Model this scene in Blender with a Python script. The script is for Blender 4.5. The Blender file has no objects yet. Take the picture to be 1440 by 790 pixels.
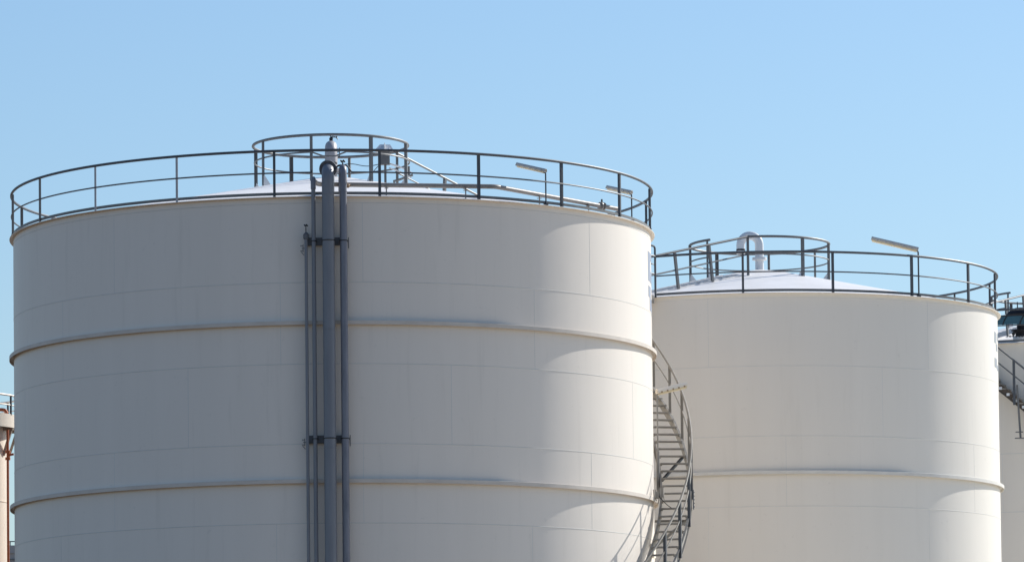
import bpy, math, random
from mathutils import Vector, Matrix
random.seed(7)
PI = math.pi
sin, cos, R = math.sin, math.cos, math.radians
scene = bpy.context.scene
COL = scene.collection

# ------------------------------------------------------------------ helpers
class MB:
    """collects shapes (world coordinates) that become ONE mesh object"""
    def __init__(self):
        self.v, self.f, self.m = [], [], []
    def add(self, vs, fs, mi=0):
        o = len(self.v)
        self.v += [Vector(p) for p in vs]
        for q in fs:
            self.f.append([i + o for i in q]); self.m.append(mi)
        return self
    def box(self, c, ax, ay, az, hx, hy, hz, mi=0):
        c = Vector(c); ax, ay, az = Vector(ax) * hx, Vector(ay) * hy, Vector(az) * hz
        p = [c + sx * ax + sy * ay + sz * az for sz in (-1, 1) for sy in (-1, 1) for sx in (-1, 1)]
        return self.add(p, [(0, 2, 3, 1), (4, 5, 7, 6), (0, 1, 5, 4), (2, 6, 7, 3), (0, 4, 6, 2), (1, 3, 7, 5)], mi)
    def abox(self, x0, x1, y0, y1, z0, z1, mi=0):
        return self.box(((x0 + x1) / 2, (y0 + y1) / 2, (z0 + z1) / 2), (1, 0, 0), (0, 1, 0), (0, 0, 1),
                        (x1 - x0) / 2, (y1 - y0) / 2, (z1 - z0) / 2, mi)
    def bar(self, a, b, w, h, up=(0, 0, 1), mi=0):
        """rectangular bar from a to b"""
        a, b = Vector(a), Vector(b); d = (b - a); L = d.length; d = d / L
        s = d.cross(Vector(up))
        if s.length < 1e-4: s = d.cross(Vector((1, 0, 0)))
        s.normalize(); u = s.cross(d)
        return self.box((a + b) / 2, d, s, u, L / 2, w / 2, h / 2, mi)
    def tube(self, pts, r, n=10, closed=False, cap=True, mi=0):
        pts = [Vector(p) for p in pts]; k = len(pts)
        rs = r if isinstance(r, (list, tuple)) else [r] * k
        T = []
        for i in range(k):
            a = pts[i - 1] if (i > 0 or closed) else pts[i]
            b = pts[(i + 1) % k] if (i < k - 1 or closed) else pts[i]
            T.append((b - a).normalized())
        ref = Vector((0, 0, 1)) if abs(T[0].z) < .9 else Vector((1, 0, 0))
        nrm = (ref - T[0] * ref.dot(T[0])).normalized()
        vs = []
        for i in range(k):
            nrm = (nrm - T[i] * nrm.dot(T[i])).normalized(); bn = T[i].cross(nrm)
            for j in range(n):
                t = 2 * PI * j / n
                vs.append(pts[i] + (nrm * cos(t) + bn * sin(t)) * rs[i])
        fs = []
        for i in range(k if closed else k - 1):
            for j in range(n):
                a = i * n + j; b = i * n + (j + 1) % n; i2 = (i + 1) % k
                fs.append((a, b, i2 * n + (j + 1) % n, i2 * n + j))
        if cap and not closed:
            fs.append(tuple(range(n))[::-1]); fs.append(tuple((k - 1) * n + j for j in range(n)))
        return self.add(vs, fs, mi)
    def lathe(self, prof, c=(0, 0), n=48, closed=False, a0=0., a1=360., axis=None, mi=0):
        """profile of (r, z) turned round the vertical through c; angle 0 faces -Y, 90 faces +X"""
        full = abs(a1 - a0 - 360) < 1e-6; k = len(prof); vs = []
        m = n if full else n + 1
        for i in range(m):
            t = R(a0 + (a1 - a0) * i / n)
            for r, z in prof:
                vs.append((c[0] + r * sin(t), c[1] - r * cos(t), z))
        fs = []
        for i in range(n):
            i2 = (i + 1) % m
            for j in range(k if closed else k - 1):
                j2 = (j + 1) % k
                fs.append((i * k + j, i2 * k + j, i2 * k + j2, i * k + j2))
        if closed and not full:
            fs.append(tuple(range(k))); fs.append(tuple((m - 1) * k + j for j in range(k))[::-1])
        return self.add(vs, fs, mi)
    def cyl(self, a, b, r, n=16, mi=0):
        return self.tube([a, b], r, n, mi=mi)
    def ball(self, c, r, n=10, mi=0):
        c = Vector(c); prof = [(r * sin(PI * i / n), -r * cos(PI * i / n) + c.z) for i in range(n + 1)]
        prof[0] = (r * .02, prof[0][1]); prof[-1] = (r * .02, prof[-1][1])
        return self.lathe(prof, (c.x, c.y), n * 2, mi=mi)
    def build(self, name, mats, parent=None, smooth=True, angle=32):
        me = bpy.data.meshes.new(name)
        off = root_loc(parent) if parent else Vector((0, 0, 0))
        me.from_pydata([p - off for p in self.v], [], self.f)
        if not isinstance(mats, (list, tuple)): mats = [mats]
        for m in mats: me.materials.append(m)
        me.polygons.foreach_set('material_index', self.m)
        import bmesh
        bm = bmesh.new(); bm.from_mesh(me)
        bmesh.ops.recalc_face_normals(bm, faces=bm.faces[:])
        bm.to_mesh(me); bm.free()
        if smooth:
            me.polygons.foreach_set('use_smooth', [True] * len(me.polygons))
            me.set_sharp_from_angle(angle=R(angle))
        me.update()
        o = bpy.data.objects.new(name, me); COL.objects.link(o)
        if parent: o.parent = parent
        return o

def root_loc(o):
    while o.parent: o = o.parent
    return Vector(o.location)

def tag(o, label=None, cat=None, group=None, kind=None):
    if label: o['label'] = label
    if cat: o['category'] = cat
    if group: o['group'] = group
    if kind: o['kind'] = kind
    return o

def thing(name, loc, label, cat, group=None):
    o = bpy.data.objects.new(name, None); COL.objects.link(o)
    o.location = loc; o.empty_display_size = .3
    return tag(o, label, cat, group)

def fillet(pts, rad, n=7):
    """polyline with rounded corners"""
    pts = [Vector(p) for p in pts]; out = [pts[0]]
    for i in range(1, len(pts) - 1):
        a, b, c = pts[i - 1], pts[i], pts[i + 1]
        d1, d2 = (a - b), (c - b)
        t = min(rad, d1.length * .49, d2.length * .49)
        p, q = b + d1.normalized() * t, b + d2.normalized() * t
        for k in range(n + 1):
            s = k / n
            out.append((1 - s) ** 2 * p + 2 * s * (1 - s) * b + s * s * q)
    out.append(pts[-1])
    return out

# ------------------------------------------------------------------ materials
def nodes(name):
    m = bpy.data.materials.new(name); m.use_nodes = True
    nt = m.node_tree; b = nt.nodes['Principled BSDF']
    return m, nt, b

def paint(name, col, col2, rough=.5, spec=.35, scale=(2.2, 2.2, .12), amt=1., bump=.0, metal=0., fine=9., speck=None, streak=0.):
    """paint or metal whose colour drifts between two real tones, with vertical weather streaks"""
    m, nt, b = nodes(name); N, L = nt.nodes, nt.links
    tc = N.new('ShaderNodeTexCoord'); mp = N.new('ShaderNodeMapping'); mp.inputs['Scale'].default_value = scale
    L.new(tc.outputs['Object'], mp.inputs['Vector'])
    n1 = N.new('ShaderNodeTexNoise'); n1.inputs['Scale'].default_value = 1.; n1.inputs['Detail'].default_value = 5; n1.inputs['Roughness'].default_value = .6
    L.new(mp.outputs['Vector'], n1.inputs['Vector'])
    r1 = N.new('ShaderNodeValToRGB'); r1.color_ramp.elements[0].position = .32; r1.color_ramp.elements[1].position = .68
    L.new(n1.outputs['Fac'], r1.inputs['Fac'])
    r1.color_ramp.elements[0].color = (*col2, 1); r1.color_ramp.elements[1].color = (*col, 1)
    out = r1.outputs['Color']
    n2 = N.new('ShaderNodeTexNoise'); n2.inputs['Scale'].default_value = fine; n2.inputs['Detail'].default_value = 6; n2.inputs['Roughness'].default_value = .7
    L.new(tc.outputs['Object'], n2.inputs['Vector'])
    if speck:
        rs = N.new('ShaderNodeValToRGB'); rs.color_ramp.elements[0].position = .63; rs.color_ramp.elements[1].position = .72
        rs.color_ramp.elements[0].color = (0, 0, 0, 1); rs.color_ramp.elements[1].color = (speck[3],) * 3 + (1,)
        L.new(n2.outputs['Fac'], rs.inputs['Fac'])
        mx = N.new('ShaderNodeMix'); mx.data_type = 'RGBA'
        L.new(rs.outputs['Color'], mx.inputs[0]); L.new(out, mx.inputs[6]); mx.inputs[7].default_value = (*speck[:3], 1)
        out = mx.outputs[2]
    if streak:
        m2 = N.new('ShaderNodeMapping'); m2.inputs['Scale'].default_value = (4.5, 4.5, .32); L.new(tc.outputs['Object'], m2.inputs['Vector'])
        n4 = N.new('ShaderNodeTexNoise'); n4.inputs['Scale'].default_value = 1.; n4.inputs['Detail'].default_value = 7; n4.inputs['Roughness'].default_value = .65
        L.new(m2.outputs['Vector'], n4.inputs['Vector'])
        r4 = N.new('ShaderNodeValToRGB'); r4.color_ramp.elements[0].position = .56; r4.color_ramp.elements[1].position = .74
        r4.color_ramp.elements[0].color = (0, 0, 0, 1); r4.color_ramp.elements[1].color = (streak,) * 3 + (1,)
        L.new(n4.outputs['Fac'], r4.inputs['Fac'])
        m4 = N.new('ShaderNodeMix'); m4.data_type = 'RGBA'
        L.new(r4.outputs['Color'], m4.inputs[0]); L.new(out, m4.inputs[6]); m4.inputs[7].default_value = (.47, .42, .35, 1)
        out = m4.outputs[2]
    L.new(out, b.inputs['Base Color'])
    mr = N.new('ShaderNodeMapRange'); mr.inputs['To Min'].default_value = rough - .08; mr.inputs['To Max'].default_value = rough + .08
    L.new(n2.outputs['Fac'], mr.inputs['Value']); L.new(mr.outputs['Result'], b.inputs['Roughness'])
    b.inputs['Specular IOR Level'].default_value = spec; b.inputs['Metallic'].default_value = metal
    if bump:
        bp = N.new('ShaderNodeBump'); bp.inputs['Strength'].default_value = bump; bp.inputs['Distance'].default_value = .02
        n3 = N.new('ShaderNodeTexNoise'); n3.inputs['Scale'].default_value = .9; n3.inputs['Detail'].default_value = 2
        L.new(tc.outputs['Object'], n3.inputs['Vector']); L.new(n3.outputs['Fac'], bp.inputs['Height']); L.new(bp.outputs['Normal'], b.inputs['Normal'])
    return m

M = {}
M['tank_grey'] = paint('cream_tank_paint_weathered', (.81, .732, .65), (.785, .709, .627), .45, .35, (1.6, 1.6, .10), bump=.2, speck=(.55, .51, .45, .25), fine=5., streak=.15)
M['tank_pale'] = paint('cream_tank_paint', (.79, .735, .66), (.77, .715, .64), .45, .35, (1.6, 1.6, .10), bump=.2, speck=(.50, .46, .40, .2), fine=5., streak=.11)
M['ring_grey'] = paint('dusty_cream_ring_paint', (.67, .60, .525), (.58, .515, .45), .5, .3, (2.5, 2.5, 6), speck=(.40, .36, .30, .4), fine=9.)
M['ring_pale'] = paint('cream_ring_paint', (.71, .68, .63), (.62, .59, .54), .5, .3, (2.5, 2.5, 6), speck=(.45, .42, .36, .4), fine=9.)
M['weld'] = paint('painted_weld_bead', (.70, .675, .625), (.62, .595, .55), .5, .3)
M['weld_pale'] = paint('painted_weld_bead_pale', (.73, .70, .655), (.66, .635, .59), .5, .3)
M['tank_beige'] = paint('beige_tank_paint', (.80, .73, .64), (.76, .69, .60), .5, .3, (1.6, 1.6, .1), bump=.1)
M['roof'] = paint('white_roof_paint', (.85, .81, .78), (.76, .725, .695), .5, .25, (1.2, 1.2, 1.2), speck=(.45, .42, .40, .35), fine=7.)
M['rail'] = paint('galvanised_rail_steel', (.18, .178, .175), (.13, .13, .132), .48, .4, (6, 6, 1.5), metal=.1, fine=22.)
M['rail_sunlit'] = paint('rail_steel_sun_painted', (.52, .51, .52), (.40, .395, .40), .45, .4, (6, 6, 1.5), fine=22.)  # paler copy of the rail steel, painting in sunlight caught by left posts
M['rail_dark'] = paint('dark_grey_handrail_paint', (.085, .09, .10), (.06, .065, .075), .45, .4, (6, 6, 1.5), metal=.0, fine=22.)
M['stair'] = paint('stair_galvanised_steel', (.36, .335, .30), (.27, .25, .22), .6, .3, (6, 6, 2), fine=18.)
M['rusty'] = paint('rust_brown_stringer_steel', (.13, .10, .08), (.09, .07, .055), .7, .25, (6, 6, 6), fine=14.)
M['handrail'] = paint('weathered_handrail_steel', (.25, .225, .19), (.19, .17, .145), .6, .3, (6, 6, 2), fine=18.)
M['pipe'] = paint('grey_pipe_paint', (.225, .23, .25), (.18, .185, .205), .42, .45, (5, 5, .6), speck=(.11, .105, .11, .5), fine=14.)
M['pipe_worn'] = paint('worn_galvanised_pipe', (.235, .235, .265), (.155, .155, .18), .45, .45, (9, 9, 1.2), speck=(.36, .36, .37, .6), fine=11., metal=.15)
M['bracket'] = paint('dark_bracket_steel', (.135, .14, .155), (.10, .105, .115), .5, .4, (6, 6, 4))
M['black'] = paint('black_valve_iron', (.022, .022, .024), (.03, .028, .028), .5, .4)
M['beige_pipe'] = paint('pale_fire_pipe_paint', (.32, .285, .255), (.26, .23, .205), .45, .4, (4, 4, 4))
M['white'] = paint('white_vent_paint', (.78, .78, .78), (.70, .70, .70), .4, .4, (4, 4, 1))
M['vent_grey'] = paint('pale_grey_vent_paint', (.43, .41, .415), (.35, .335, .34), .5, .35, (4, 4, 1))
M['lamp_body'] = paint('grey_lamp_housing', (.64, .585, .52), (.54, .49, .44), .45, .4)
M['lamp_cream'] = paint('lamp_housing_bounce_painted', (.88, .80, .69), (.84, .75, .63), .5, .4)  # lightened to paint in the bounce from the sunlit tank wall
M['diffuser'] = paint('yellowed_lamp_cover', (.78, .66, .44), (.70, .58, .37), .3, .5)
M['brass'] = paint('brass_fitting', (.45, .30, .18), (.34, .23, .14), .4, .5, metal=.4)
M['blue_letter'] = paint('blue_grey_letter_paint', (.30, .33, .40), (.27, .30, .37), .5, .3)
M['grey_letter'] = paint('grey_letter_paint', (.33, .35, .38), (.30, .32, .35), .5, .3)
M['orange'] = paint('orange_pipe_paint', (.60, .15, .05), (.48, .115, .045), .5, .4, (5, 5, 1))
M['vessel'] = paint('white_vessel_cladding', (.84, .74, .63), (.77, .67, .56), .45, .4)
M['plat_under'] = paint('platform_steel_primer', (.42, .36, .30), (.33, .28, .23), .6, .3, (3, 3, 3))
M['far_wall'] = paint('grey_corrugated_cladding', (.40, .39, .39), (.36, .35, .35), .6, .2, (1, 1, 1))
M['slate_dark'] = paint('dark_vent_cap_paint', (.035, .035, .04), (.025, .025, .03), .75, .2)

def glass_blue():
    m, nt, b = nodes('blue_tinted_vent_panel')
    b.inputs['Base Color'].default_value = (.028, .145, .25, 1); b.inputs['Roughness'].default_value = .25
    b.inputs['Specular IOR Level'].default_value = .5
    n = nt.nodes.new('ShaderNodeTexNoise'); n.inputs['Scale'].default_value = 3.
    r = nt.nodes.new('ShaderNodeValToRGB'); r.color_ramp.elements[0].color = (.012, .05, .085, 1); r.color_ramp.elements[1].color = (.028, .12, .17, 1)
    nt.links.new(n.outputs['Fac'], r.inputs['Fac']); nt.links.new(r.outputs['Color'], b.inputs['Base Color'])
    return m
M['blue'] = glass_blue()

def ground_mat():
    m, nt, b = nodes('tank_farm_ground'); N, L = nt.nodes, nt.links
    tc = N.new('ShaderNodeTexCoord')
    n1 = N.new('ShaderNodeTexNoise'); n1.inputs['Scale'].default_value = .05; n1.inputs['Detail'].default_value = 8
    n2 = N.new('ShaderNodeTexNoise'); n2.inputs['Scale'].default_value = 6; n2.inputs['Detail'].default_value = 6
    L.new(tc.outputs['Object'], n1.inputs['Vector']); L.new(tc.outputs['Object'], n2.inputs['Vector'])
    r = N.new('ShaderNodeValToRGB')
    r.color_ramp.elements[0].position = .35; r.color_ramp.elements[0].color = (.11, .072, .04, 1)
    r.color_ramp.elements[1].position = .65; r.color_ramp.elements[1].color = (.19, .125, .07, 1)
    L.new(n1.outputs['Fac'], r.inputs['Fac'])
    mx = N.new('ShaderNodeMix'); mx.data_type = 'RGBA'; mx.blend_type = 'MULTIPLY'; mx.inputs[0].default_value = .5
    L.new(r.outputs['Color'], mx.inputs[6]); L.new(n2.outputs['Color'], mx.inputs[7])
    L.new(r.outputs['Color'], b.inputs['Base Color']); b.inputs['Roughness'].default_value = .9
    bp = N.new('ShaderNodeBump'); bp.inputs['Strength'].default_value = .4; L.new(n2.outputs['Fac'], bp.inputs['Height']); L.new(bp.outputs['Normal'], b.inputs['Normal'])
    return m
M['ground'] = ground_mat()
M['concrete'] = paint('pale_bounce_concrete', (.78, .71, .60), (.70, .64, .54), .85, .2, (.4, .4, .4), fine=3.)

# ------------------------------------------------------------------ places (metres; camera stands at x=0, y=0)
T1 = (-4.420, 128.268); R1 = 8.0;  Z1 = 18.276      # front tank
T2 = (7.156, 145.435);  R2 = 6.726; Z2 = 18.068     # tank with the gooseneck
T3 = (18.29, 172.6);    R3 = 6.726; Z3 = 19.60      # tank at the right edge
def pol(c, deg, r, z): return Vector((c[0] + r * sin(R(deg)), c[1] - r * cos(R(deg)), z))
def rad(deg): return Vector((sin(R(deg)), -cos(R(deg)), 0))
def tan_(deg): return Vector((cos(R(deg)), sin(R(deg)), 0))
def arc(c, a0, a1, r, z, step=2.):
    n = max(2, int(abs(a1 - a0) / step) + 1)
    return [pol(c, a0 + (a1 - a0) * i / n, r, z) for i in range(n + 1)]
UP = Vector((0, 0, 1))

# ------------------------------------------------------------------ ground
g = MB(); n = 64
g.add([(0, 150, 0)] + [(4000 * cos(2 * PI * i / n), 150 + 4000 * sin(2 * PI * i / n), 0) for i in range(n)],
      [(0, 1 + i, 1 + (i + 1) % n) for i in range(n)])
tag(g.build('ground', M['ground'], smooth=False), kind='structure')
g = MB(); g.abox(4.5, 90, 98, 240, -.5, .004)  # unseen slab, sized and lightened to bounce light onto the gooseneck tank
tag(g.build('concrete_bounce_slab', M['concrete'], smooth=False), kind='structure')

# ------------------------------------------------------------------ tanks
def shell(root, c, r, ztop, seams, verts, m, mw, pz=0.):
    s = MB()
    s.lathe([(r, 0), (r, ztop)], c, 360)
    for z in seams:
        s.lathe([(r - .004, z - .012), (r + .005, z - .006), (r + .005, z + .006), (r - .004, z + .012)], c, 240, mi=1)
    for z0, z1, angs in verts:
        for a in angs:
            w = math.degrees(.009 / r); w2 = w * .5
            for i in (0,):
                p = [pol(c, a - w, r - .004, z0), pol(c, a - w2, r + .002, z0), pol(c, a + w2, r + .002, z0), pol(c, a + w, r - .004, z0)]
                q = [Vector((v.x, v.y, z1)) for v in p]
                s.add(p + q, [(0, 1, 5, 4), (1, 2, 6, 5), (2, 3, 7, 6)], 1)
    return s.build('shell', [m, mw], root)

def stiffener(root, c, r, z, m):
    # curb angle: a flat plate on the shell with a leg hanging from its outer edge
    MB().lathe([(r - .01, z + .099), (r + .111, z + .095), (r + .115, z + .091), (r + .115, z - .001), (r + .104, z - .001), (r + .104, z + .083), (r - .01, z + .085)],
               c, 300, closed=True).build('stiffener_ring', m, root, angle=9)

def rim_plate(root, c, r, z, m):
    MB().lathe([(r - .02, z + .002), (r + .085, z - .016), (r + .098, z - .010), (r + .100, z + .002), (r + .092, z + .008), (r - .05, z + .009)], c, 300, closed=True).build('rim', m, root, angle=50)

def angle_post(mb, c, a, r, z0, z1, w=.062, t=.008, lean=Vector((0, 0, 0))):
    """L-section post: one leg along the rim, one pointing to the tank's centre"""
    e, o = tan_(a), rad(a); b = pol(c, a, r, z0); top = pol(c, a, r, z1) + lean
    for ax, ay, hx, hy, off in ((e, o, w / 2, t / 2, Vector((0, 0, 0))), (e, o, t / 2, w / 2 - t / 2 - .001, e * (-w / 2 + t / 2) - o * (w / 2))):
        p = []
        for q in (b, top):
            for sx, sy in ((-1, -1), (1, -1), (1, 1), (-1, 1)):
                p.append(q + off + ax * hx * sx + ay * hy * sy)
        mb.add(p, [(0, 1, 2, 3), (4, 5, 6, 7), (0, 1, 5, 4), (1, 2, 6, 5), (2, 3, 7, 6), (3, 0, 4, 7)])

def rim_guard(root, c, r, z, posts, a0, a1, mid_path, top_h=1.10, off=.045):
    g = MB()
    ro = r + off
    closed = abs(a1 - a0 - 360) < .1
    pts = arc(c, a0, a1, ro, z + top_h)
    g.tube(pts[:-1] if closed else pts, .033, 10, closed=closed)
    for pth in mid_path: g.tube(pth, .019, 8)
    grd = g.build('guard_rail', M['rail_dark'], root)
    t = MB()
    t.lathe([(ro - .028, z + .046), (ro - .020, z + .046), (ro - .020, z + .115), (ro - .028, z + .115)], c, 180, closed=True, a0=a0, a1=a1)
    t.build('toe_board', M['rail'], grd)
    for a in posts:
        p = MB(); angle_post(p, c, a, ro + .004, z + .004, z + top_h - .02)
        bx = pol(c, a, ro + .004, z + .075)
        p.box(bx + tan_(a) * .012, tan_(a), rad(a), UP, .010, .018, .010)     # bolt head
        p.build('post', M['rail_dark'] if (-10 < a < 130) else (M['rail_sunlit'] if -50 < a < -20 else M['rail']), grd, smooth=False)
    return grd

def crown_guard(root, c, rr, zb, posts, top_arcs, mid_arcs, top, mid):
    g = MB()
    for p, cl in top_arcs: g.tube(p, .036, 10, closed=cl)
    for p, cl in mid_arcs: g.tube(p, .021, 8, closed=cl)
    grd = g.build('crown_rail', M['rail'], root)
    for a, z0 in posts:
        p = MB(); angle_post(p, c, a, rr + .03, z0 - .05, top - .02, w=.075)
        e, o = tan_(a), rad(a); b = pol(c, a, rr + .02, z0)
        p.build('post', M['rail'], grd, smooth=False)
        q = MB()
        f0 = b - o * .03                                                      # white stiffening gusset on the roof plate
        q.add([f0 - e * .006 + o * .05, f0 - e * .006 - o * .22 , f0 - e * .006 + o * .0 + UP * .28,
               f0 + e * .006 + o * .05, f0 + e * .006 - o * .22, f0 + e * .006 + o * .0 + UP * .28],
              [(0, 1, 2), (3, 5, 4), (0, 3, 4, 1), (1, 4, 5, 2), (2, 5, 3, 0)])
        q.build('gusset', M['white'], grd, smooth=False)
    return grd

# ---- front tank
tank1 = thing('storage_tank', (T1[0], T1[1], 0), 'largest cream storage tank, at the front, with a row of grey pipes up its face', 'storage tank', 'storage tanks')
sp = 45.9
z_s = [16.25, 14.32, 12.43, 10.56, 8.69, 6.82, 4.95, 3.08, 1.2]
va = [7.03, 38.9, 22.3, 6.83, 37.95, 20, 4, 30, 12, 25]
vert1 = []
zz = [18.13] + z_s + [0]
for i in range(len(zz) - 1):
    vert1.append((zz[i + 1], zz[i], [va[i] + sp * k for k in range(-3, 5)]))
shell(tank1, T1, R1, Z1, [18.13] + z_s, vert1, M['tank_grey'], M['weld'])
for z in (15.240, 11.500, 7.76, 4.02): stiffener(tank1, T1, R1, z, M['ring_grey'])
rim_plate(tank1, T1, R1, Z1, M['tank_grey'])
sl1 = .2065
MB().lathe([(R1 + .02, Z1 + .010), (R1 - .05, Z1 + .012), (.75, Z1 + .012 + sl1 * (R1 - .8)), (.3, Z1 + .05 + sl1 * (R1 - .62)), (.02, Z1 + .06 + sl1 * (R1 - .6))], T1, 200).build('roof', M['roof'], tank1, angle=20)
def roof1(r): return Z1 + .012 + sl1 * (R1 - .05 - r)
zm = Z1 + .575
rm = R1 + .045
mid1 = [arc(T1, 5.6, 358.3, rm, zm),
        fillet([pol(T1, 2.15, rm, zm - .02), pol(T1, 2.95, rm, zm + .165), pol(T1, 4.45, rm, zm + .165), pol(T1, 5.25, rm, zm), pol(T1, 5.75, rm, zm)], .05),
        fillet([pol(T1, -1.75, rm, zm), pol(T1, -1.45, rm, zm), pol(T1, -1.42, rm, zm + .06)], .02)]
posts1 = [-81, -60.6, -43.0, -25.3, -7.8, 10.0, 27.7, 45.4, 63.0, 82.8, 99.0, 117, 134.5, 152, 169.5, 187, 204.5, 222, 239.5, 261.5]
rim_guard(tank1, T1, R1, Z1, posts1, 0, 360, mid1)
cz, cm = 20.665, 20.24
def cpath(c, rr, z, jog=None, a0=None, a1=None):
    if a0 is None: return (arc(c, 0, 360, rr, z, 4)[:-1], True)
    return (arc(c, a0, a1, rr, z, 4), False)
midc = arc(T1, 12.5, 347.0, 1.95, cm, 4) + [pol(T1, 355.5, 1.95, cm - .11), pol(T1, 364.8, 1.95, cm - .11)]
TC = (T1[0] - .035, T1[1])
crown_guard(tank1, TC, 1.95, 19.55, [(-57 + 45 * k, roof1(1.95)) for k in range(8)], [cpath(TC, 1.95, cz)], [(midc, True)], cz, cm)
# roof stair handrail running down the far right of the cone
h = MB()
pa, pb = pol(T1, 127, 1.97, cz - .0), pol(T1, 139.5, R1, Z1 + 1.1)
h.tube([pa, pb], .03, 8); h.tube([pa - UP * .5, pb - UP * .5], .02, 8)
rh = h.build('roof_stair_rail', M['rail'], tank1)
for s in (.34, .62, .86):
    q = pa.lerp(pb, s); b = q - UP * (q.z - roof1(math.hypot(q.x - T1[0], q.y - T1[1]))); b -= (pb - pa).normalized() * .1
    p = MB(); p.bar(b, q, .07, .07); p.build('post', M['rail'], rh, smooth=False)
# painted letters on the right flank, seen almost edge on
def letters(root, c, r, rects, m):
    s = MB()
    for a0, a1, z0, z1 in rects:
        s.lathe([(r + .001, z0), (r + .005, z0), (r + .005, z1), (r + .001, z1)], c, max(2, int((a1 - a0) * 1.2)), closed=True, a0=a0, a1=a1)
    return s.build('painted_lettering', m, root)
letters(tank1, T1, R1, [(80.4, 84.0, 17.02, 17.76), (84.05, 91, 17.58, 17.76), (84.05, 91, 17.02, 17.30), (80.6, 84.2, 16.62, 16.90), (82.2, 86.5, 16.30, 16.615), (86.55, 91, 16.2, 16.5)], M['blue_letter'])

# ---- tank with the gooseneck
tank2 = thing('storage_tank', (T2[0], T2[1], 0), 'cream storage tank behind the spiral stair, white gooseneck vent on top of its roof', 'storage tank', 'storage tanks')
z_s2 = [16.08, 14.17, 12.26, 10.35, 8.44, 6.53, 4.62, 2.71]
va2 = [40.28, 26.6, 58.0, 39.75, 20, 33, 10, 25, 40]
zz = [17.95] + z_s2 + [0]; vert2 = []
for i in range(len(zz) - 1):
    vert2.append((zz[i + 1], zz[i], [va2[i] + 55.3 * k for k in range(-3, 4)]))
shell(tank2, T2, R2, Z2, [17.95] + z_s2, vert2, M['tank_pale'], M['weld_pale'])
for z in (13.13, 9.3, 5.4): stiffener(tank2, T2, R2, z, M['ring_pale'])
rim_plate(tank2, T2, R2, Z2, M['tank_pale'])
sl2 = .2265
MB().lathe([(R2 + .02, Z2 + .010), (R2 - .05, Z2 + .012), (.75, Z2 + .012 + sl2 * (R2 - .8)), (.3, Z2 + .05 + sl2 * (R2 - .62)), (.02, Z2 + .06 + sl2 * (R2 - .6))], T2, 200).build('roof', M['roof'], tank2, angle=20)
def roof2(r): return Z2 + .012 + sl2 * (R2 - .05 - r)
zm2 = Z2 + .585; rm2 = R2 + .015
posts2 = [-27.8 + 21.1 * k for k in range(16)] + [321.5]
rim_guard(tank2, T2, R2, Z2, posts2, -27.8, 321.5, [arc(T2, -27.8, 321.5, rm2, zm2)], top_h=1.125, off=.015)
rc2 = 1.99; ct2, cm2 = 20.235, 19.745
crown_guard(tank2, T2, rc2, 19.16, [(a, roof2(rc2)) for a in (-12, 35, 79, 125, 169.5, 215.3, 276, 310.5)],
            [cpath(T2, rc2, ct2, None, -12.5, 312.5)], [cpath(T2, rc2, cm2, None, -12.5, 312.5)], ct2, cm2)
# roof stair: handrail, leaning posts and flat treads lying on the cone
def roof_access(root, T, Rr, Z, sl, rc, ctop, d2=(-.70, -.715, 0), ez=1.10, stops=(1.5, 2.92, 4.3)):
    on = lambda p: Z + .012 + sl * (Rr - .05 - math.hypot(p.x - T[0], p.y - T[1]))
    d2 = Vector(d2).normalized(); pA = pol(T, -12, rc, 0); side = Vector((d2.y, -d2.x, 0))
    h = MB()
    e0 = pA + UP * ctop; e1 = pA + d2 * 4.75; e1 = Vector((e1.x, e1.y, Z + ez))
    h.tube([e0, e1], .032, 8); h.tube([e0 - UP * .5, e1 - UP * .52], .022, 8)
    rs = h.build('roof_stair_rail', M['rail_dark'], root)
    for s in stops:
        b = pA + d2 * s; b.z = on(b)
        p = MB(); p.bar(b, e0.lerp(e1, (s + .14) / 4.75), .075, .06, up=side); p.build('post', M['rail'], rs, smooth=False)
    sd = -side if side.y < 0 else side
    tr = MB()
    for k in range(15):
        b = pA + d2 * (.35 + .29 * k) + sd * .42; b.z = on(b) + .022
        tr.box(b, d2, sd, UP, .10, .36, .012)
    for o in (.03, .81):
        a = pA + d2 * .2 + sd * o; b = pA + d2 * 4.5 + sd * o
        a.z = on(a) + .03; b.z = on(b) + .03
        tr.bar(a, b, .05, .05)
    tr.build('roof_steps', M['roof'], root, smooth=False)
roof_access(tank2, T2, R2, Z2, sl2, rc2, ct2)
# thin pipe lying on the cone
letters(tank2, T2, R2, [(74.8, 78, 17.19, 17.5), (77.2, 80, 16.98, 17.185), (74.7, 78.5, 16.50, 16.76), (78.6, 88, 16.45, 16.6), (80.1, 88, 17.3, 17.5)], M['grey_letter'])

# ---- tank cut by the right edge
tank3 = thing('storage_tank', (T3[0], T3[1], 0), 'beige storage tank cut off by the right edge, blue panels on its railing', 'storage tank', 'storage tanks')
shell(tank3, T3, R3, Z3, [16.0, 14.1, 12.2, 10.3, 8.4], [(14.1, 16.0, [-20, 25]), (12.2, 14.1, [-2, 40])], M['tank_beige'], M['weld'])
rim_plate(tank3, T3, R3, Z3, M['tank_beige'])
sl3 = .2265
MB().lathe([(R3 + .02, Z3 + .010), (R3 - .05, Z3 + .012), (.75, Z3 + .012 + sl3 * (R3 - .8)), (.02, Z3 + .06 + sl3 * (R3 - .6))], T3, 160).build('roof', M['roof'], tank3, angle=20)
def roof3(r): return Z3 + .012 + sl3 * (R3 - .05 - r)
rim_guard(tank3, T3, R3, Z3, [-31 + 21.1 * k for k in range(17)], 0, 360, [arc(T3, -27, 333, R3 + .015, Z3 + .585)], off=.015)
rc3 = 1.99; ct3 = Z3 + 2.25
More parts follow.
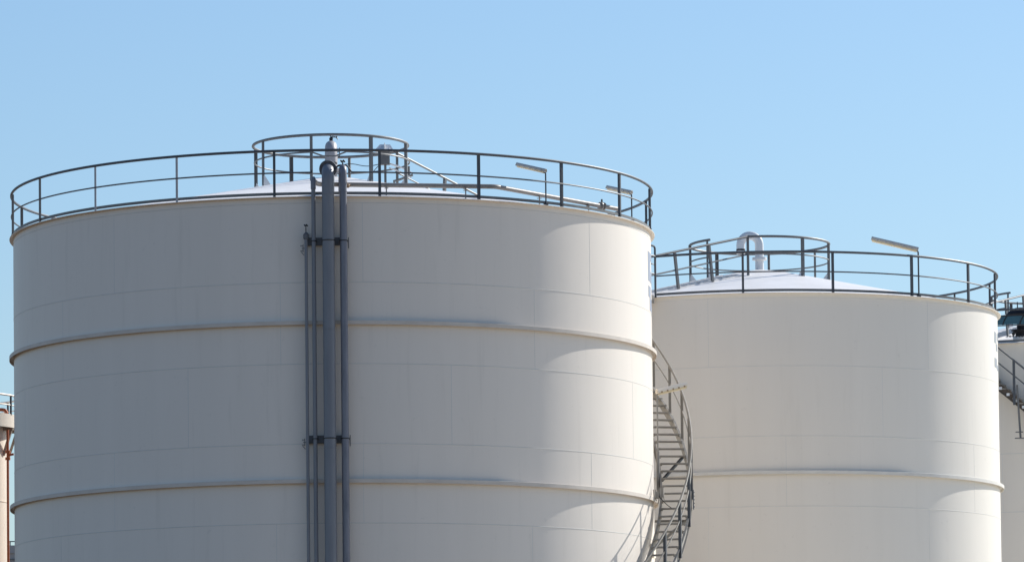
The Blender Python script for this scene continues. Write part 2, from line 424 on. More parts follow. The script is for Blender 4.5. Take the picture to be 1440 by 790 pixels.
crown_guard(tank3, T3, rc3, 0, [(a, roof3(rc3)) for a in (-12, 35, 79, 125, 169.5, 215.3, 276, 310.5)],
            [cpath(T3, rc3, ct3, None, -12.5, 312.5)], [cpath(T3, rc3, ct3 - .49, None, -12.5, 312.5)], ct3, ct3 - .49)
roof_access(tank3, T3, R3, Z3, sl3, rc3, ct3, (-.5, -.866, 0), 1.3)

# ------------------------------------------------------------------ pipes up the front tank
PG = 'vertical pipes up the front tank'
def clampband(p, deg, rc, rp, z, root):
    c = MB(); q = pol(T1, deg, rc, z)
    ring = [q + (tan_(deg) * cos(t) + rad(deg) * sin(t)) * (rp + .008) for t in [R(-20 + 220 * i / 14) for i in range(15)]]
    c.tube(ring, .011, 6)
    for e in (ring[0], ring[-1]): c.cyl(e, e - rad(deg) * (rc - rp - R1 + .03 if False else .12), .011, 6)
    for e in (ring[0], ring[-1]): c.box(e - rad(deg) * .07, tan_(deg), rad(deg), UP, .016, .012, .016)
    c.build('clamp', M['black'], root)

def handwheel(mb, c, r=.05):
    """lobed black handwheel with its spindle"""
    c = Vector(c)
    for k in range(6):
        t = 2 * PI * k / 6
        mb.ball(c + Vector((cos(t), sin(t), 0)) * r * .75 + UP * (.012 if k % 2 else -.006), r * .42, 5)
    mb.cyl(c - UP * .012, c + UP * .012, r * .8, 12)

def pipe_thing(label, deg, rc, rp, path, bend, mat, clamps, rings=()):
    root = thing('pipe', pol(T1, deg, rc, 0), label, 'pipe', PG)
    b = MB(); b.tube(fillet([pol(T1, deg, r, z) for r, z in path], bend, 9), rp, 24)
    for z in rings: b.lathe([(rp - .01, z - .012), (rp + .006, z - .005), (rp + .006, z + .005), (rp - .01, z + .012)], pol(T1, deg, rc, 0).xy, 24)
    b.build('tube', mat, root)
    for z in clamps: clampband(None, deg, rc, rp, z, root)
    return root

BR = (17.20, 12.53)
# thick one
dg = 1.27; rc = R1 + .30
p = pipe_thing('thickest grey pipe, rising over the rim into a flanged elbow', dg, rc, .145,
               [(rc, 0), (rc, 18.83), (rc - .62, 19.02), (rc - 1.0, 19.0), (rc - 1.25, 18.3)], .27, M['pipe'], BR, (18.30, 12.30, 15.1))
d = (rad(dg) * -.62 + UP * .19).normalized(); q = pol(T1, dg, rc - .30, 18.935)
sx = d.cross(tan_(dg)).normalized()
for sg in (-.026, .026):
    f = MB(); f.cyl(q + d * (sg - .018), q + d * (sg + .018), .208, 28)
    for k in range(8):
        t = 2 * PI * (k + .5) / 8; o = q + d * sg + (tan_(dg) * cos(t) + sx * sin(t)) * .178
        f.cyl(o - d * .036, o + d * .036, .017, 6)
    f.build('flange', M['bracket'], p)
# worn pipe on its right
dg = 3.74; rc = R1 + .26
p = pipe_thing('worn purplish grey pipe right of the thickest pipe, handwheel at its top', dg, rc, .0875,
               [(rc, 0), (rc, 18.93), (rc - .62, 18.93), (rc - .78, 18.4)], .16, M['pipe_worn'], BR, (18.36,))
v = MB(); top = pol(T1, dg, rc - .10, 18.99)
v.cyl(top - UP * .03, top + UP * .07, .016, 8); handwheel(v, top + UP * .10, .055); v.build('vent_valve', M['black'], p)
v = MB(); s = pol(T1, dg, rc - .12, 18.52) + tan_(dg) * .09
v.cyl(s - UP * .05, s + UP * .06, .03, 10); v.ball(s + tan_(dg) * .03 - UP * .01, .05, 6); v.cyl(s - tan_(dg) * .02 , s + tan_(dg) * .10, .022, 8)
v.cyl(s + UP * .05, s + UP * .28 - tan_(dg) * .01, .012, 6)
v.build('drain_cock', M['brass'], p)
for z in BR:
    v = MB(); s = pol(T1, dg, R1 + .13, z - .03)
    v.box(s + tan_(dg) * .115, tan_(dg), rad(dg), UP, .008, .06, .07)
    w = MB(); w.box(s - tan_(dg) * .115, tan_(dg), rad(dg), UP, .010, .05, .03); w.build('hanger', M['rail'], p)
    v.cyl(s + tan_(dg) * .12 + UP * .12, s + tan_(dg) * .12 - UP * .14, .011, 6)
    v.build('hanger', M['rail'], p)
# slim riser
dg = -1.15; rc = R1 + .22
p = pipe_thing('slim dark riser pipe between the thickest pipe and the short thin one', dg, rc, .050,
               [(rc, 0), (rc, 18.69), (rc - .25, 18.69)], .08, M['pipe'], BR, ())
v = MB(); b0 = pol(T1, dg, rc, 18.60); v.lathe([(.045, 18.42), (.062, 18.43), (.062, 18.62), (.05, 18.66)], b0.xy, 16); v.build('coupling', M['pipe_worn'], p)
# shortest pipe
dg = -2.42; rc = R1 + .21
p = pipe_thing('thinnest pipe at far left of the pipe row, ending at the top bracket', dg, rc, .038,
               [(rc, 0), (rc, 17.39), (R1 - .02, 17.39)], .09, M['pipe'], (), ())
v = MB(); top = pol(T1, dg, rc, 17.42)
v.cyl(top - UP * .02, top + UP * .12, .011, 8); handwheel(v, top + UP * .15, .045); v.build('vent_valve', M['black'], p)
v = MB(); v.tube(arc((pol(T1, dg, rc - .02, 0).x, pol(T1, dg, rc - .02, 0).y), 0, 350,   .062, 17.34, 20), .012, 6)
b0 = pol(T1, dg, rc - .01, 17.2); v.lathe([(.04, 17.24), (.066, 17.26), (.066, 17.36), (.04, 17.39)], b0.xy, 16); v.build('collar', M['bracket'], p)
for z in (17.03, 12.45):
    v = MB(); s = pol(T1, dg, rc + .0, z) - tan_(dg) * .07
    for k in range(3):
        v.box(s + UP * (.06 - .06 * k) - tan_(dg) * (.03 if k != 1 else 0), tan_(dg), rad(dg), UP, .035, .014, .009)
    v.cyl(s + UP * .09, s - UP * .09, .010, 6); v.tube([s - UP * .08 - tan_(dg) * .05, s - UP * .16 + tan_(dg) * .02], .009, 6)
    v.build('hanger', M['rail'], p)

# brackets behind the row
for z, lab in ((17.205, 'dark steel bracket behind the pipe row above the upper stiffener ring'), (12.53, 'dark steel bracket behind the pipe row midway between the two stiffener rings')):
    root = thing('pipe_bracket', pol(T1, .8, R1, z), lab, 'bracket', 'brackets behind the pipes')
    s = MB()
    s.lathe([(R1 + .095, z - .09), (R1 + .105, z - .09), (R1 + .105, z + .09), (R1 + .095, z + .09)], T1, 8, closed=True, a0=-2.75, a1=4.05)
    s.lathe([(R1 + .003, z + .080), (R1 + .094, z + .080), (R1 + .094, z + .09), (R1 + .003, z + .09)], T1, 8, closed=True, a0=-2.75, a1=4.05)
    s.lathe([(R1 + .003, z - .09), (R1 + .094, z - .09), (R1 + .094, z - .080), (R1 + .003, z - .080)], T1, 8, closed=True, a0=-2.75, a1=4.05)
    s.build('channel', M['bracket'], root, smooth=False)
    for a in (-2.68, 3.98):
        e = MB(); e.box(pol(T1, a, R1 + .05, z), tan_(a), rad(a), UP, .006, .045, .10); e.build('end_plate', M['bracket'], root, smooth=False)

# pale water pipe round the inside of the rim
root = thing('roof_pipe', pol(T1, 32, 7.6, Z1), 'long pale pipe with bends running inside the rim railing of the front tank', 'pipe')
zf = 18.63; rf = 7.6
pts = [pol(T1, -1.15, R1 - .03, 18.66), pol(T1, -.6, rf, zf), pol(T1, 32.6, rf + .05, zf + .06), pol(T1, 69.4, rf, zf)]
MB().tube(fillet(pts, .12), .056, 14).build('tube', M['beige_pipe'], root)
q = pts[2].lerp(pts[3], .87); dd = (pts[3] - pts[2]).normalized()
v = MB()
for s in (-.05, .05): v.cyl(q + dd * (s - .02), q + dd * (s + .02), .098, 20)
v.build('flange', M['beige_pipe'], root)
v = MB(); v.cyl(q + UP * .02, q + UP * .17, .022, 8); v.build('drain_cock', M['black'], root)
for a, rr in ((12, 7.38), (27, 7.52), (45, 7.33), (60, 7.38)):
    b = pol(T1, a, rr, roof1(rr) - .02)
    v = MB(); v.bar(b, Vector((b.x, b.y, zf)), .05, .03); v.box((b.x, b.y, zf - .06), tan_(a), rad(a), UP, .04, .05, .006); v.build('support', M['beige_pipe'], root, smooth=False)

# ------------------------------------------------------------------ strip lamps on poles
LG = 'strip lamps on poles'
def strip_lamp(label, base, top, end, pole_r, wid=.13, body='lamp_body', hgt=.085, thick=None):
    base, top, end = Vector(base), Vector(top), Vector(end)
    root = thing('strip_lamp', base, label, 'lamp', LG)
    d = (end - top).normalized(); s = d.cross(UP).normalized(); u = s.cross(d)
    pp = MB(); pp.tube(fillet([base, top - UP * .02, top + d * .10], .05), pole_r, 10)
    if thick: pp.cyl(base, base + UP * thick[0], thick[1], 12)
    pp.box(base + UP * .012, (1, 0, 0), (0, 1, 0), UP, .06, .06, .012)
    pp.build('pole', M['rail_dark'] if body == 'lamp_body' else M['stair'], root)
    L = (end - top).length
    h = MB(); prof = [(-wid / 2, 0), (-wid / 2 + .005, hgt * .55), (-wid / 4, hgt), (wid / 4, hgt), (wid / 2 - .005, hgt * .55), (wid / 2, 0)]
    def ext(mb, prof, a, b):
        k = len(prof)
        vs = [top + d * t + s * x + u * y for t in (a, b) for x, y in prof]
        mb.add(vs, [tuple(range(k)), tuple(range(k, 2 * k))[::-1]] + [(i, (i + 1) % k, k + (i + 1) % k, k + i) for i in range(k)])
    ext(h, prof, 0, L)
    for t in (.0, L - .03): ext(h, [(x * 1.12, y * 1.06 - .018) for x, y in prof], t, t + .03)   # end caps
    h.build('housing', M[body], root, smooth=False)
    g = MB(); ext(g, [(-wid * .44, -.002), (-wid * .38, -wid * .28), (-wid * .15, -wid * .42), (wid * .15, -wid * .42), (wid * .38, -wid * .28), (wid * .44, -.002)], .035, L - .035)
    g.build('cover', M['diffuser'], root)
    c = MB()
    for k in range(5):
        for sg in (-1, 1):
            c = MB(); c.box(top + d * (L * (.12 + .19 * k)) + s * sg * (wid / 2 + .004) + u * .0, d, s, u, .02, .005, .022)
            c.build('clip', M['brass'] if body == 'lamp_cream' else M['lamp_body'], root, smooth=False)
    return root
b = pol(T1, 41.6, R1 + .03, Z1 + .02); t = Vector((b.x, b.y, 19.10)); 
strip_lamp('slim grey strip lamp on the front tank rim, second from its right end', b, t, t + Vector((-.69, .42, .225)), .018, .12, hgt=.065)
b = pol(T1, 68.8, R1 + .005, Z1 + .02); t = Vector((b.x, b.y, 18.99))
strip_lamp('slim grey strip lamp at the right end of the front tank rim', b, t, t + Vector((-.60, .36, .185)), .018, .12, hgt=.065)
b = pol(T2, 37.5, R2 + .01, Z2 + .02); t = Vector((b.x, b.y, 19.36))
strip_lamp('longest strip lamp, tilted above the rim of the gooseneck tank', b, t, t + Vector((-1.28, .1, .33)), .022, .14)

# ------------------------------------------------------------------ gauge box on the front tank's crown
cx, cy = T1[0] + 1.32, T1[1] + .85
root = thing('gauge_box', (cx, cy, roof1(1.6)), 'small grey gauge box under a white hood inside the crown railing', 'gauge box')
s = MB(); s.abox(cx - .115, cx + .115, cy - .1, cy + .1, 20.30, 20.64); s.build('box', M['rail'], root, smooth=False)
s = MB(); s.bar((cx, cy, roof1(1.6) - .03), (cx, cy, 20.30), .06, .06); s.build('stand', M['rail'], root, smooth=False)
s = MB(); z0, z1 = 20.655, 20.815
s.add([(cx - .25, cy - .22, z0), (cx + .21, cy - .22, z0), (cx + .21, cy + .22, z0), (cx - .25, cy + .22, z0),
       (cx - .13, cy - .05, z1), (cx + .13, cy - .05, z1 - .01), (cx + .13, cy + .05, z1 - .01), (cx - .13, cy + .05, z1)],
      [(0, 3, 2, 1), (4, 5, 6, 7), (0, 1, 5, 4), (1, 2, 6, 5), (2, 3, 7, 6), (3, 0, 4, 7)])
s.abox(cx - .02, cx + .0, cy - .235, cy + .2, z0 - .01, z1 + .01); s.abox(cx + .10, cx + .11, cy - .23, cy - .1, z0 + .02, z0 + .05)
s.build('hood', M['white'], root, smooth=False)
s = MB()
s.tube(fillet([(cx + .1, cy, 20.33), (cx + .45, cy - .1, 20.20), (cx + .68, cy - .2, 20.05)], .1), .024, 8)
s.tube(fillet([(cx + .1, cy, 20.22), (cx + .4, cy - .1, 20.10), (cx + .66, cy - .25, 19.92)], .1), .018, 8)
s.build('conduit', M['white'], root)
s = MB(); s.tube(fillet([(cx + .70, cy - .1, 20.02), (cx + .35, cy - .1, 19.90), (cx + .2, cy - .1, 19.86)], .1), .03, 8)
s.box((cx + .58, cy - .15, 20.12), (1, 0, 0), (0, 1, 0), UP, .045, .05, .11)
s.build('arm', M['rail'], root)
cb = MB()
cb.tube(fillet([(cx - .1, cy, 20.33), (cx - .45, cy - .2, 20.22), (cx - .9, cy - .4, 20.30), (cx - 1.3, cy - .5, 20.16)], .25), .010, 6)
cb.tube(fillet([(cx - .1, cy, 20.36), (cx - .30, cy - .1, 20.12), (cx - .40, cy - .2, 19.95)], .1), .009, 6)
cb.tube(fillet([(cx + .2, cy - .1, 19.84), (cx + .4, cy - .2, 19.72), (cx + .68, cy - .3, 19.55)], .1), .010, 6)
cb.build('cable', M['black'], root)

# ------------------------------------------------------------------ gooseneck vents
def gooseneck(label, x, y, d, rp, rb, zb, zfl, zc, zend, m):
    """riser at x, y; the pipe bends over towards d and ends in a short mouth"""
    root = thing('gooseneck_vent', (x, y, zb), label, 'vent', 'gooseneck vents')
    d = Vector(d); b = Vector((x, y, 0))
    pts = [b + UP * (zb - .15), b + UP * (zc - .2), b + UP * zc] + [b + d * (rb - rb * cos(R(t))) + UP * (zc + rb * sin(R(t))) for t in range(10, 180, 10)] + [b + d * 2 * rb + UP * zc, b + d * 2 * rb + UP * (zend + .14)]
    MB().tube(pts, rp, 28).build('tube', m, root)
    MB().lathe([(rp - .01, zfl - .038), (rp + .083, zfl - .038), (rp + .083, zfl - .003), (rp - .01, zfl - .003)], (x, y), 28, closed=True).lathe([(rp - .01, zfl + .001), (rp + .083, zfl + .001), (rp + .083, zfl + .036), (rp - .01, zfl + .036)], (x, y), 28, closed=True).build('flange', m, root)
    e = b + d * 2 * rb
    MB().lathe([(rp - .02, zend + .09), (rp + .006, zend + .09), (rp + .006, zend + .139), (rp - .02, zend + .139)], (e.x, e.y), 28, closed=True).build('rubber_band', M['black'], root)
    MB().lathe([(rp - .03, zend), (rp, zend), (rp, zend + .089), (rp - .03, zend + .089)], (e.x, e.y), 28, closed=True).build('outlet', m, root)
    return root, e
gooseneck('white gooseneck vent pipe bent over to the left on top of the right tank', 7.155, T2[1], (-1, 0, 0), .122, .265, 19.5, 19.848, 20.25, 19.99, M['white'])
root, e = gooseneck('pale gooseneck vent bent towards the camera behind the thickest pipe elbow', T1[0] - .01, T1[1], (0, -1, 0), .15, .275, 19.85, 20.05, 20.335, 20.03, M['vent_grey'])
v = MB(); top = Vector((T1[0] - .01, T1[1] - .275, 20.75))
v.cyl(top - UP * .02, top + UP * .05, .045, 12); v.ball(top + UP * .055, .05, 6); v.cyl(top + UP * .07, top + UP * .12, .02, 8)
handwheel(v, top + UP * .155, .06)
v.tube(fillet([top + UP * .10, top + UP * .10 + Vector((.13, 0, 0)), top + Vector((.17, 0, .04))], .03), .013, 6)
for k in range(3): v.ball(top + Vector((.05 + .045 * k, 0, .105)), .02, 5)
v.build('vent_valve', M['black'], root)
v = MB(); q = Vector((T1[0] + .14, T1[1] - .275, 20.47)); v.cyl(q, q + Vector((.06, 0, 0)), .012, 8); v.cyl(q + Vector((.06, 0, -.11)), q + Vector((.06, 0, .11)), .011, 8)
v.build('lever', M['black'], root)

# ------------------------------------------------------------------ dome capped vent on the edge tank
vx, vy, vz = 16.75, 166.9, Z3
root = thing('dome_vent', (vx, vy, vz), 'dark dome capped vent above the blue panels on the tank at the right edge', 'vent')
MB().lathe([(.29, 19.55), (.29, 19.88)], (vx, vy), 28).build('pedestal', M['roof'], root)
MB().lathe([(.20, 19.85), (.20, 20.00), (.27, 20.02), (.27, 20.06), (.34, 20.08), (.34, 20.11), (.15, 20.112), (.15, 20.58)], (vx, vy), 28).build('neck', M['slate_dark'], root)
MB().lathe([(.02, 20.575), (.45, 20.58), (.49, 20.59), (.49, 20.615), (.44, 20.69), (.34, 20.775), (.2, 20.83), (.02, 20.845)], (vx, vy), 32).build('dome_cap', M['slate_dark'], root)
MB().cyl((vx - .12, vy, 20.80), (vx - .12, vy, 21.03), .02, 8).build('spindle', M['rail_dark'], root)
s = MB()
for k in range(9): s.ball((vx - .42 + .10 * k, vy - .42, 19.86), .032, 5)
s.cyl((vx - .46, vy - .42, 19.86), (vx + .46, vy - .42, 19.86), .010, 6)
s.ball((vx - .30, vy - .36, 19.95), .06, 6)
s.build('bolt_row', M['black'], root)

# blue wind panels clipped to that tank's guard rail
ws = MB(); ws.lathe([(R3 + .035, Z3 + .61), (R3 + .043, Z3 + .61), (R3 + .043, Z3 + .885), (R3 + .035, Z3 + .885)], T3, 40, closed=True, a0=-29, a1=14)
o = ws.build('wind_panel', M['blue'], tank3); o['label'] = 'blue panels clipped to the guard rail'
for k in range(10):
    a = -28.5 + 4.7 * k; q = MB(); q.tube([pol(T3, a, R3 + .06, Z3 + .60), pol(T3, a + .5, R3 + .065, Z3 + .76), pol(T3, a + 1.2, R3 + .06, Z3 + .89)], .018, 6)
    q.build('rib', M['slate_dark'], o)
q = MB(); q.tube(arc(T3, -29, 14, R3 + .045, Z3 + .90), .020, 6); q.build('edge_strip', M['slate_dark'], o)

# ------------------------------------------------------------------ spiral stair round the front tank
# z of the handrail at angle a; everything else hangs from that helix
def hz(a): return 3.23 + .11183 * a
A0, A1 = 30., 128.
def helix(a0, a1, r, dz, step=1.): 
    n = int((a1 - a0) / step)
    return [pol(T1, a0 + (a1 - a0) * i / n, r, hz(a0 + (a1 - a0) * i / n) + dz) for i in range(n + 1)]
stair = thing('spiral_stair', pol(T1, 80, R1 + .5, 0), 'spiral steel stair climbing round the right flank of the front tank', 'staircase', 'outside tank stairs')
def stringer(root, c, hzf, r, a0, a1, lo, hi, t, flange, m, name='stringer'):
    s = MB(); n = int((a1 - a0) / 1.); vs = []
    prof = [(r - t / 2, lo), (r + t / 2 + flange, lo), (r + t / 2 + flange, lo + .01), (r + t / 2, lo + .0105), (r + t / 2, hi - .0105), (r + t / 2 + flange, hi - .01), (r + t / 2 + flange, hi), (r - t / 2, hi)]
    k = len(prof)
    for i in range(n + 1):
        a = a0 + (a1 - a0) * i / n
        for rr, dz in prof: vs.append(pol(c, a, rr, hzf(a) + dz))
    fs = [(i * k + j, (i + 1) * k + j, (i + 1) * k + (j + 1) % k, i * k + (j + 1) % k) for i in range(n) for j in range(k)]
    fs += [tuple(range(k)), tuple(n * k + j for j in range(k))[::-1]]
    s.add(vs, fs); return s.build(name, m, root, angle=40)
RO, RI = 8.90, 8.20
stringer(stair, T1, hz, RO, A0, A1, -1.42, -1.16, .010, .045, M['stair'])
stringer(stair, T1, hz, RI, A0, A1, -1.42, -1.16, .010, -.045, M['stair'])
step = .2105 / .11183
k = 0; a = 73.4 - step * 26
while a < A1:
    if a > A0:
        s = MB(); z = hz(a) - 1.135
        e, o = tan_(a), rad(a); c = pol(T1, a, (RO + RI) / 2, z)
        s.box(c + UP * .0, e, o, UP, .115, (RO - RI) / 2 - .008, .004)
        s.box(c - e * .113 - UP * .017, e, o, UP, .003, (RO - RI) / 2 - .008, .012)
        s.box(c + e * .113 - UP * .017, e, o, UP, .003, (RO - RI) / 2 - .008, .012)
        for rr in (RO - .03, RI + .03): s.box(pol(T1, a, rr, z - .045), e, o, UP, .05, .018, .022)
        s.build('tread', M['stair'], stair, smooth=False)
    a += step
h = MB(); h.tube(helix(A0, A1, 8.95, 0), .028, 10); h.tube(helix(A0, A1, 8.945, -.46), .018, 8)
hr = h.build('handrail', M['handrail'], stair)
for a in (35.7, 43.2, 50.7, 58.2, 65.7, 73.1, 80.7, 87.5, 94.2, 101.0, 108.0, 114.7, 121.5):
    s = MB(); angle_post(s, T1, a, 8.975, hz(a) - 1.40, hz(a) - .01, w=.07); s.build('post', M['rail_dark'] if a < 90 else M['handrail'], hr, smooth=False)
for a in (58., 83.):
    s = MB(); z = hz(a) - 1.44
    w0 = pol(T1, a - 3.2, R1 + .04, z - .75); s.bar(w0, pol(T1, a + .5, RO - .02, z + .02), .10, .05)
    s.bar(pol(T1, a + .5, R1 + .04, z - .03), pol(T1, a + .5, RO, z - .03), .06, .06)
    s.build('wall_bracket', M['stair'], stair, smooth=False)
    s = MB(); s.box(pol(T1, a - 3.2, R1 + .05, z - .80), tan_(a - 3.2), rad(a - 3.2), UP, .17, .045, .17); s.build('wall_pad', M['lamp_cream'], stair, smooth=False)
s = MB(); s.bar(pol(T1, 92.6, RI + .02, hz(92.6) - 1.43), pol(T1, 98.6, RO - .02, hz(98.6) - 1.43), .07, .05); s.build('brace', M['rail_dark'], stair, smooth=False)
s = MB(); s.bar(pol(T1, 73, R1 + .0, hz(70) - 1.26), pol(T1, 70, RI, hz(70) - 1.26), .10, .14); s.build('stub', M['stair'], stair, smooth=False)
# splice plate with bolts on the outer stringer, and the cable hung under the treads
s = MB(); aa = 85.5; s.box(pol(T1, aa, 8.995, hz(aa) - 1.20), tan_(aa), rad(aa), UP, .12, .010, .24)
for i in range(5): s.ball(pol(T1, aa, 9.01, hz(aa) - 1.38 + .09 * i), .018, 5)
s.build('splice_plate', M['rail_dark'], stair, smooth=False)
s = MB(); p0 = pol(T1, 79.5, RI + .02, 11.62); p1 = pol(T1, 77.5, RI + .38, 11.30)
s.tube([p0, p0.lerp(p1, .35) - UP * .02, p0.lerp(p1, .7) - UP * .02, p1], .011, 6); s.build('cable', M['black'], stair)
s = MB(); c = pol(T1, 80.2, RI - .03, 11.66)
s.box(c, tan_(80), rad(80), UP, .07, .05, .08); s.box(c + UP * .06 + rad(80) * .12, tan_(80), rad(80), UP, .05, .04, .12)
for i in range(6): s.tube([c + rad(80) * (-.10 + .045 * i) + UP * .14, c + rad(80) * (-.08 + .05 * i) - UP * .15], .012, 6)
s.build('junction_box', M['stair'], stair, smooth=False)
b = pol(T1, 91, 8.118, 11.75); t = Vector((b.x, b.y, 14.35))
strip_lamp('cream strip lamp on a tall pole above the spiral stair', b, t + Vector((0, 0, 0)), t + Vector((.76, .34, .21)), .020, .15, 'lamp_cream', .10, (1.12, .042))

# ------------------------------------------------------------------ catwalk from the gooseneck tank towards the front tank
p2 = pol(T2, -27.4, R2 + .10, 0); p1 = pol(T1, 143.5, R1 + .12, 0)
dd = (p1 - p2); LL = dd.length; dd.normalize(); sd = Vector((-dd.y, dd.x, 0))
root = thing('catwalk', (p2.x, p2.y, 0), 'narrow steel catwalk leading off the gooseneck tank behind the front tank', 'catwalk')
def cw(s, z): return p2 + dd * s + UP * z
h = MB()
h.tube(fillet([cw(0.02, 18.05), cw(.02, 19.455), cw(.5, 19.50), cw(LL, 19.55)], .08), .028, 8)
for z, w in ((19.19, .026), (18.96, .016), (18.70, .02)): h.tube([cw(.02, z), cw(LL, z + .14)], w, 8)
hh = h.build('handrail', M['rail_dark'], root)
for s in (1.6, 3.2, 4.8):
    MB().bar(cw(s, 18.1), cw(s, 19.5), .06, .06).build('post', M['rail'], hh, smooth=False)
s = MB(); s.bar(cw(.1, 18.08) - sd * .4, cw(LL, 18.22) - sd * .4, .8, .05); s.bar(cw(.1, 18.0), cw(LL, 18.14), .03, .22); s.bar(cw(.1, 18.0) - sd * .8, cw(LL, 18.14) - sd * .8, .03, .22)
s.build('deck', M['stair'], root, smooth=False)

# ------------------------------------------------------------------ stair on the edge tank
root = thing('spiral_stair', pol(T3, -18, R3 + .5, 0), 'steel stair sloping down across the beige tank at the right edge', 'staircase', 'outside tank stairs')
r0 = 7.55
def hz3(a): return 19.50 - .112 * (a + 20)
s = MB(); hp = [pol(T3, a, r0, hz3(a)) for a in range(-29, 41)]; s.tube(hp, .03, 8); s.tube([q - UP * .5 for q in hp], .022, 8)
hr = s.build('handrail', M['rail'], root)
for a in (-28, -15.1, -2, 11, 24, 37):
    z1 = hz3(a); s = MB(); angle_post(s, T3, a, r0 + .03, z1 - 1.45, z1, w=.085); s.build('post', M['rail_dark'], hr, smooth=False)
stringer(root, T3, hz3, r0 - .05, -29, 40, -1.42, -1.14, .012, .04, M['rusty'])
stringer(root, T3, hz3, R3 + .12, -29, 40, -1.42, -1.14, .012, -.04, M['stair'])
a = -28.
while a < 40:
    z = hz3(a) - 1.2; s = MB(); s.box(pol(T3, a, (r0 + R3) / 2 + .06, z), tan_(a), rad(a), UP, .115, .31, .02)
    s.build('tread', M['stair'], root, smooth=False); a += 1.47
s = MB(); w = Vector((16.46, 165.28, 0))
s.bar(w + UP * 18.15 - Vector((.05, 0, 0)), w + UP * 16.42 + Vector((.035, 0, 0)), .085, .06); s.box(w + UP * 16.42, (1, 0, 0), (0, 1, 0), UP, .14, .10, .012); s.box(w + UP * 16.62, (1, 0, 0), (0, 1, 0), UP, .12, .08, .012)
s.build('hanger', M['rail'], root, smooth=False)
s = MB()
for i in range(16):
    a = -30 + 1.9 * i; s.box(pol(T3, a, r0 - .015, hz3(a) - 1.28), tan_(a), rad(a), UP, .05, .006, .045)
s.build('tread_bolt_plate', M['white'], root, smooth=False)

# ------------------------------------------------------------------ white vessel with platform at the left edge
VX, VY = -14.93, 135.6
root = thing('process_vessel', (VX, VY, 0), 'white vertical vessel with railed platform at the left edge', 'vessel')
rv = 1.60; c = (VX, VY)
s = MB(); s.lathe([(rv, 0), (rv, 14.3), (rv, 14.42), (rv * .96, 14.53), (rv * .8, 14.68), (rv * .5, 14.82), (.02, 14.88)], c, 72)
for z in (12.33, 9.5): s.lathe([(rv - .01, z - .02), (rv + .012, z - .012), (rv + .012, z + .012), (rv - .01, z + .02)], c, 72)
s.build('shell', M['vessel'], root)
rp = 1.88
s = MB(); s.lathe([(rv + .01, 14.29), (rp, 14.29), (rp, 14.35), (rv + .01, 14.35)], c, 72, closed=True); s.build('deck', M['plat_under'], root, smooth=False)
s = MB(); s.lathe([(rp + .004, 14.27), (rp + .02, 14.27), (rp + .02, 14.62), (rp + .004, 14.62)], c, 72, closed=True); s.build('fascia', M['vessel'], root)
for k in range(12):
    a = k * 30 + 12
    s = MB(); s.bar(pol(c, a, rv, 13.55), pol(c, a, rp - .05, 14.24), .05, .07); s.bar(pol(c, a, rv, 14.25), pol(c, a, rp, 14.25), .06, .08); s.build('strut', M['plat_under'], root, smooth=False)
h = MB(); h.tube(arc(c, 0, 360, rp, 15.12, 5)[:-1], .028, 8, closed=True); h.tube(arc(c, 0, 360, rp, 14.86, 5)[:-1], .018, 8, closed=True)
hr = h.build('guard_rail', M['vessel'], root)
for k in range(12):
    a = k * 30 + 38; MB().bar(pol(c, a, rp, 14.6), pol(c, a, rp, 15.12), .05, .05).build('post', M['rail_dark'], hr, smooth=False)
root = thing('pipe', (-13.27, 134.85, 0), 'orange pipe with clamps rising beside the white vessel at left', 'pipe')
px, py = -13.27, 134.85
MB().tube([(px, py, 0), (px, py, 14.2)], .033, 12).build('tube', M['orange'], root)
s = MB()
for z in (13.62, 13.44): s.cyl((px, py, z - .035), (px, py, z + .035), .07, 10)
s.cyl((px, py, 13.53), (px + .16, py, 13.56), .03, 8); s.build('clamp', M['orange'], root)
root = thing('pipe', (-13.35, 134.6, 14.36), 'orange hooped pipe standing on the platform of the white vessel', 'pipe')
MB().tube(fillet([(px - .02, 134.75, 14.36), (px - .02, 134.75, 14.72), (-13.75, 134.75, 14.75), (-13.75, 134.75, 14.36)], .10), .045, 12).build('tube', M['orange'], root)

# ------------------------------------------------------------------ grey hall far behind
root = thing('industrial_hall', (-26, 270, 0), 'grey clad hall far behind, between the vessel and the front tank', 'building')
zt = 20.15
s = MB(); s.abox(-34, -20, 262, 285, 0, zt - .4)
s.build('wall', M['far_wall'], root, smooth=False)
s = MB()
for k in range(26): s.abox(-34.05, -19.95, 261.94, 261.99, zt - .75 - .75 * k, zt - .68 - .75 * k)
s.build('cladding_rib', M['rail'], root, smooth=False)
s = MB(); s.abox(-34.1, -19.9, 261.9, 285.1, zt - .398, zt); s.build('parapet', M['far_wall'], root, smooth=False)
s = MB(); s.bar((-34, 262.2, zt + .22), (-20, 262.2, zt + .22), .05, .05)
for k in range(6): s.bar((-33.5 + 2.6 * k, 262.2, zt), (-33.5 + 2.6 * k, 262.2, zt + .22), .05, .05)
s.build('roof_rail', M['rail_dark'], root, smooth=False)

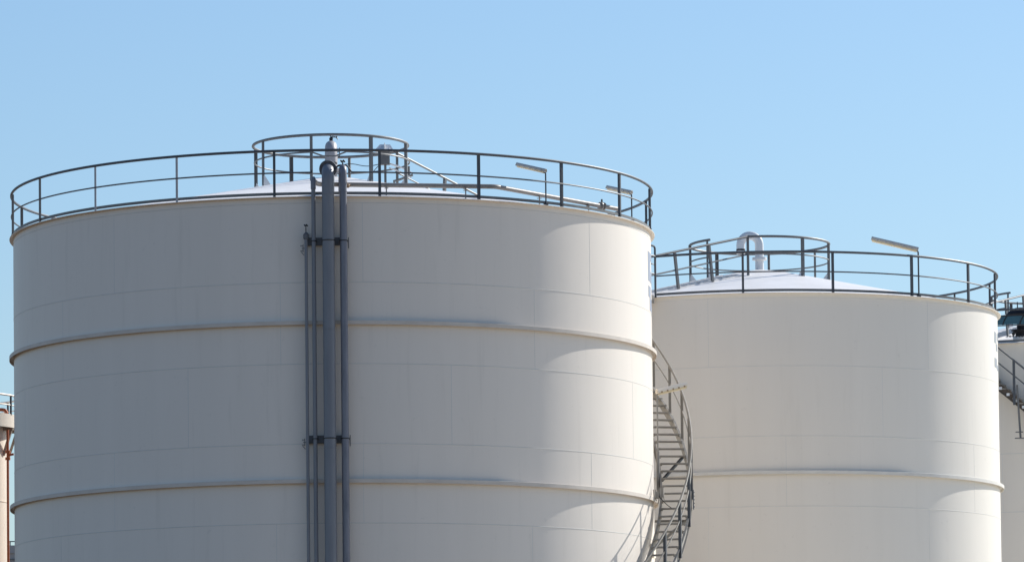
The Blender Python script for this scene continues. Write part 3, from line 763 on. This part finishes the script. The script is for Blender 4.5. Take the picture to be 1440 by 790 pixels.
# ------------------------------------------------------------------ sky, sun
AZ, EL = 130., 33.5       # sun direction: AZ from the view axis towards camera, turning to the right
sun_dir = Vector((sin(R(AZ)) * cos(R(EL)), -cos(R(AZ)) * cos(R(EL)), sin(R(EL))))
w = bpy.data.worlds.new('World'); scene.world = w; w.use_nodes = True
nt = w.node_tree; bg = nt.nodes['Background']
sky = nt.nodes.new('ShaderNodeTexSky'); sky.sky_type = 'NISHITA'; sky.sun_disc = False
sky.sun_elevation = R(EL); sky.sun_rotation = math.atan2(sun_dir.x, sun_dir.y)
sky.altitude = 0; sky.air_density = 1.2; sky.dust_density = .6; sky.ozone_density = 6.3
nt.links.new(sky.outputs['Color'], bg.inputs['Color']); bg.inputs['Strength'].default_value = .097
ld = bpy.data.lights.new('sun', 'SUN'); ld.energy = 4.4; ld.angle = R(.53); ld.color = (1., .985, .93)
lo = bpy.data.objects.new('sun', ld); COL.objects.link(lo); lo.rotation_euler = sun_dir.to_track_quat('Z', 'Y').to_euler(); lo.location = (30, 160, 60)

# ------------------------------------------------------------------ camera
F, SY, PITCH, ROLL = 7212.8, 410.86, .06415, -.0109
cd = bpy.data.cameras.new('camera'); cam = bpy.data.objects.new('camera', cd); COL.objects.link(cam)
cd.sensor_fit = 'HORIZONTAL'; cd.sensor_width = 36; cd.lens = F / 1440 * 36
cd.shift_y = SY / 1440; cd.clip_start = .5; cd.clip_end = 9000
fw = Vector((0, cos(PITCH), sin(PITCH))); up0 = Vector((0, -sin(PITCH), cos(PITCH))); rt0 = Vector((1, 0, 0))
rt = cos(ROLL) * rt0 + sin(ROLL) * up0; up = -sin(ROLL) * rt0 + cos(ROLL) * up0
m = Matrix((rt, up, -fw)).transposed().to_4x4(); m.translation = Vector((0, 0, 1.6))
cam.matrix_world = m
scene.camera = cam
vs = scene.view_settings
vs.view_transform = 'Standard'; vs.look = 'None'; vs.exposure = .40; vs.gamma = 1; vs.use_curve_mapping = False
scene.cycles.max_bounces = 8; scene.cycles.diffuse_bounces = 5
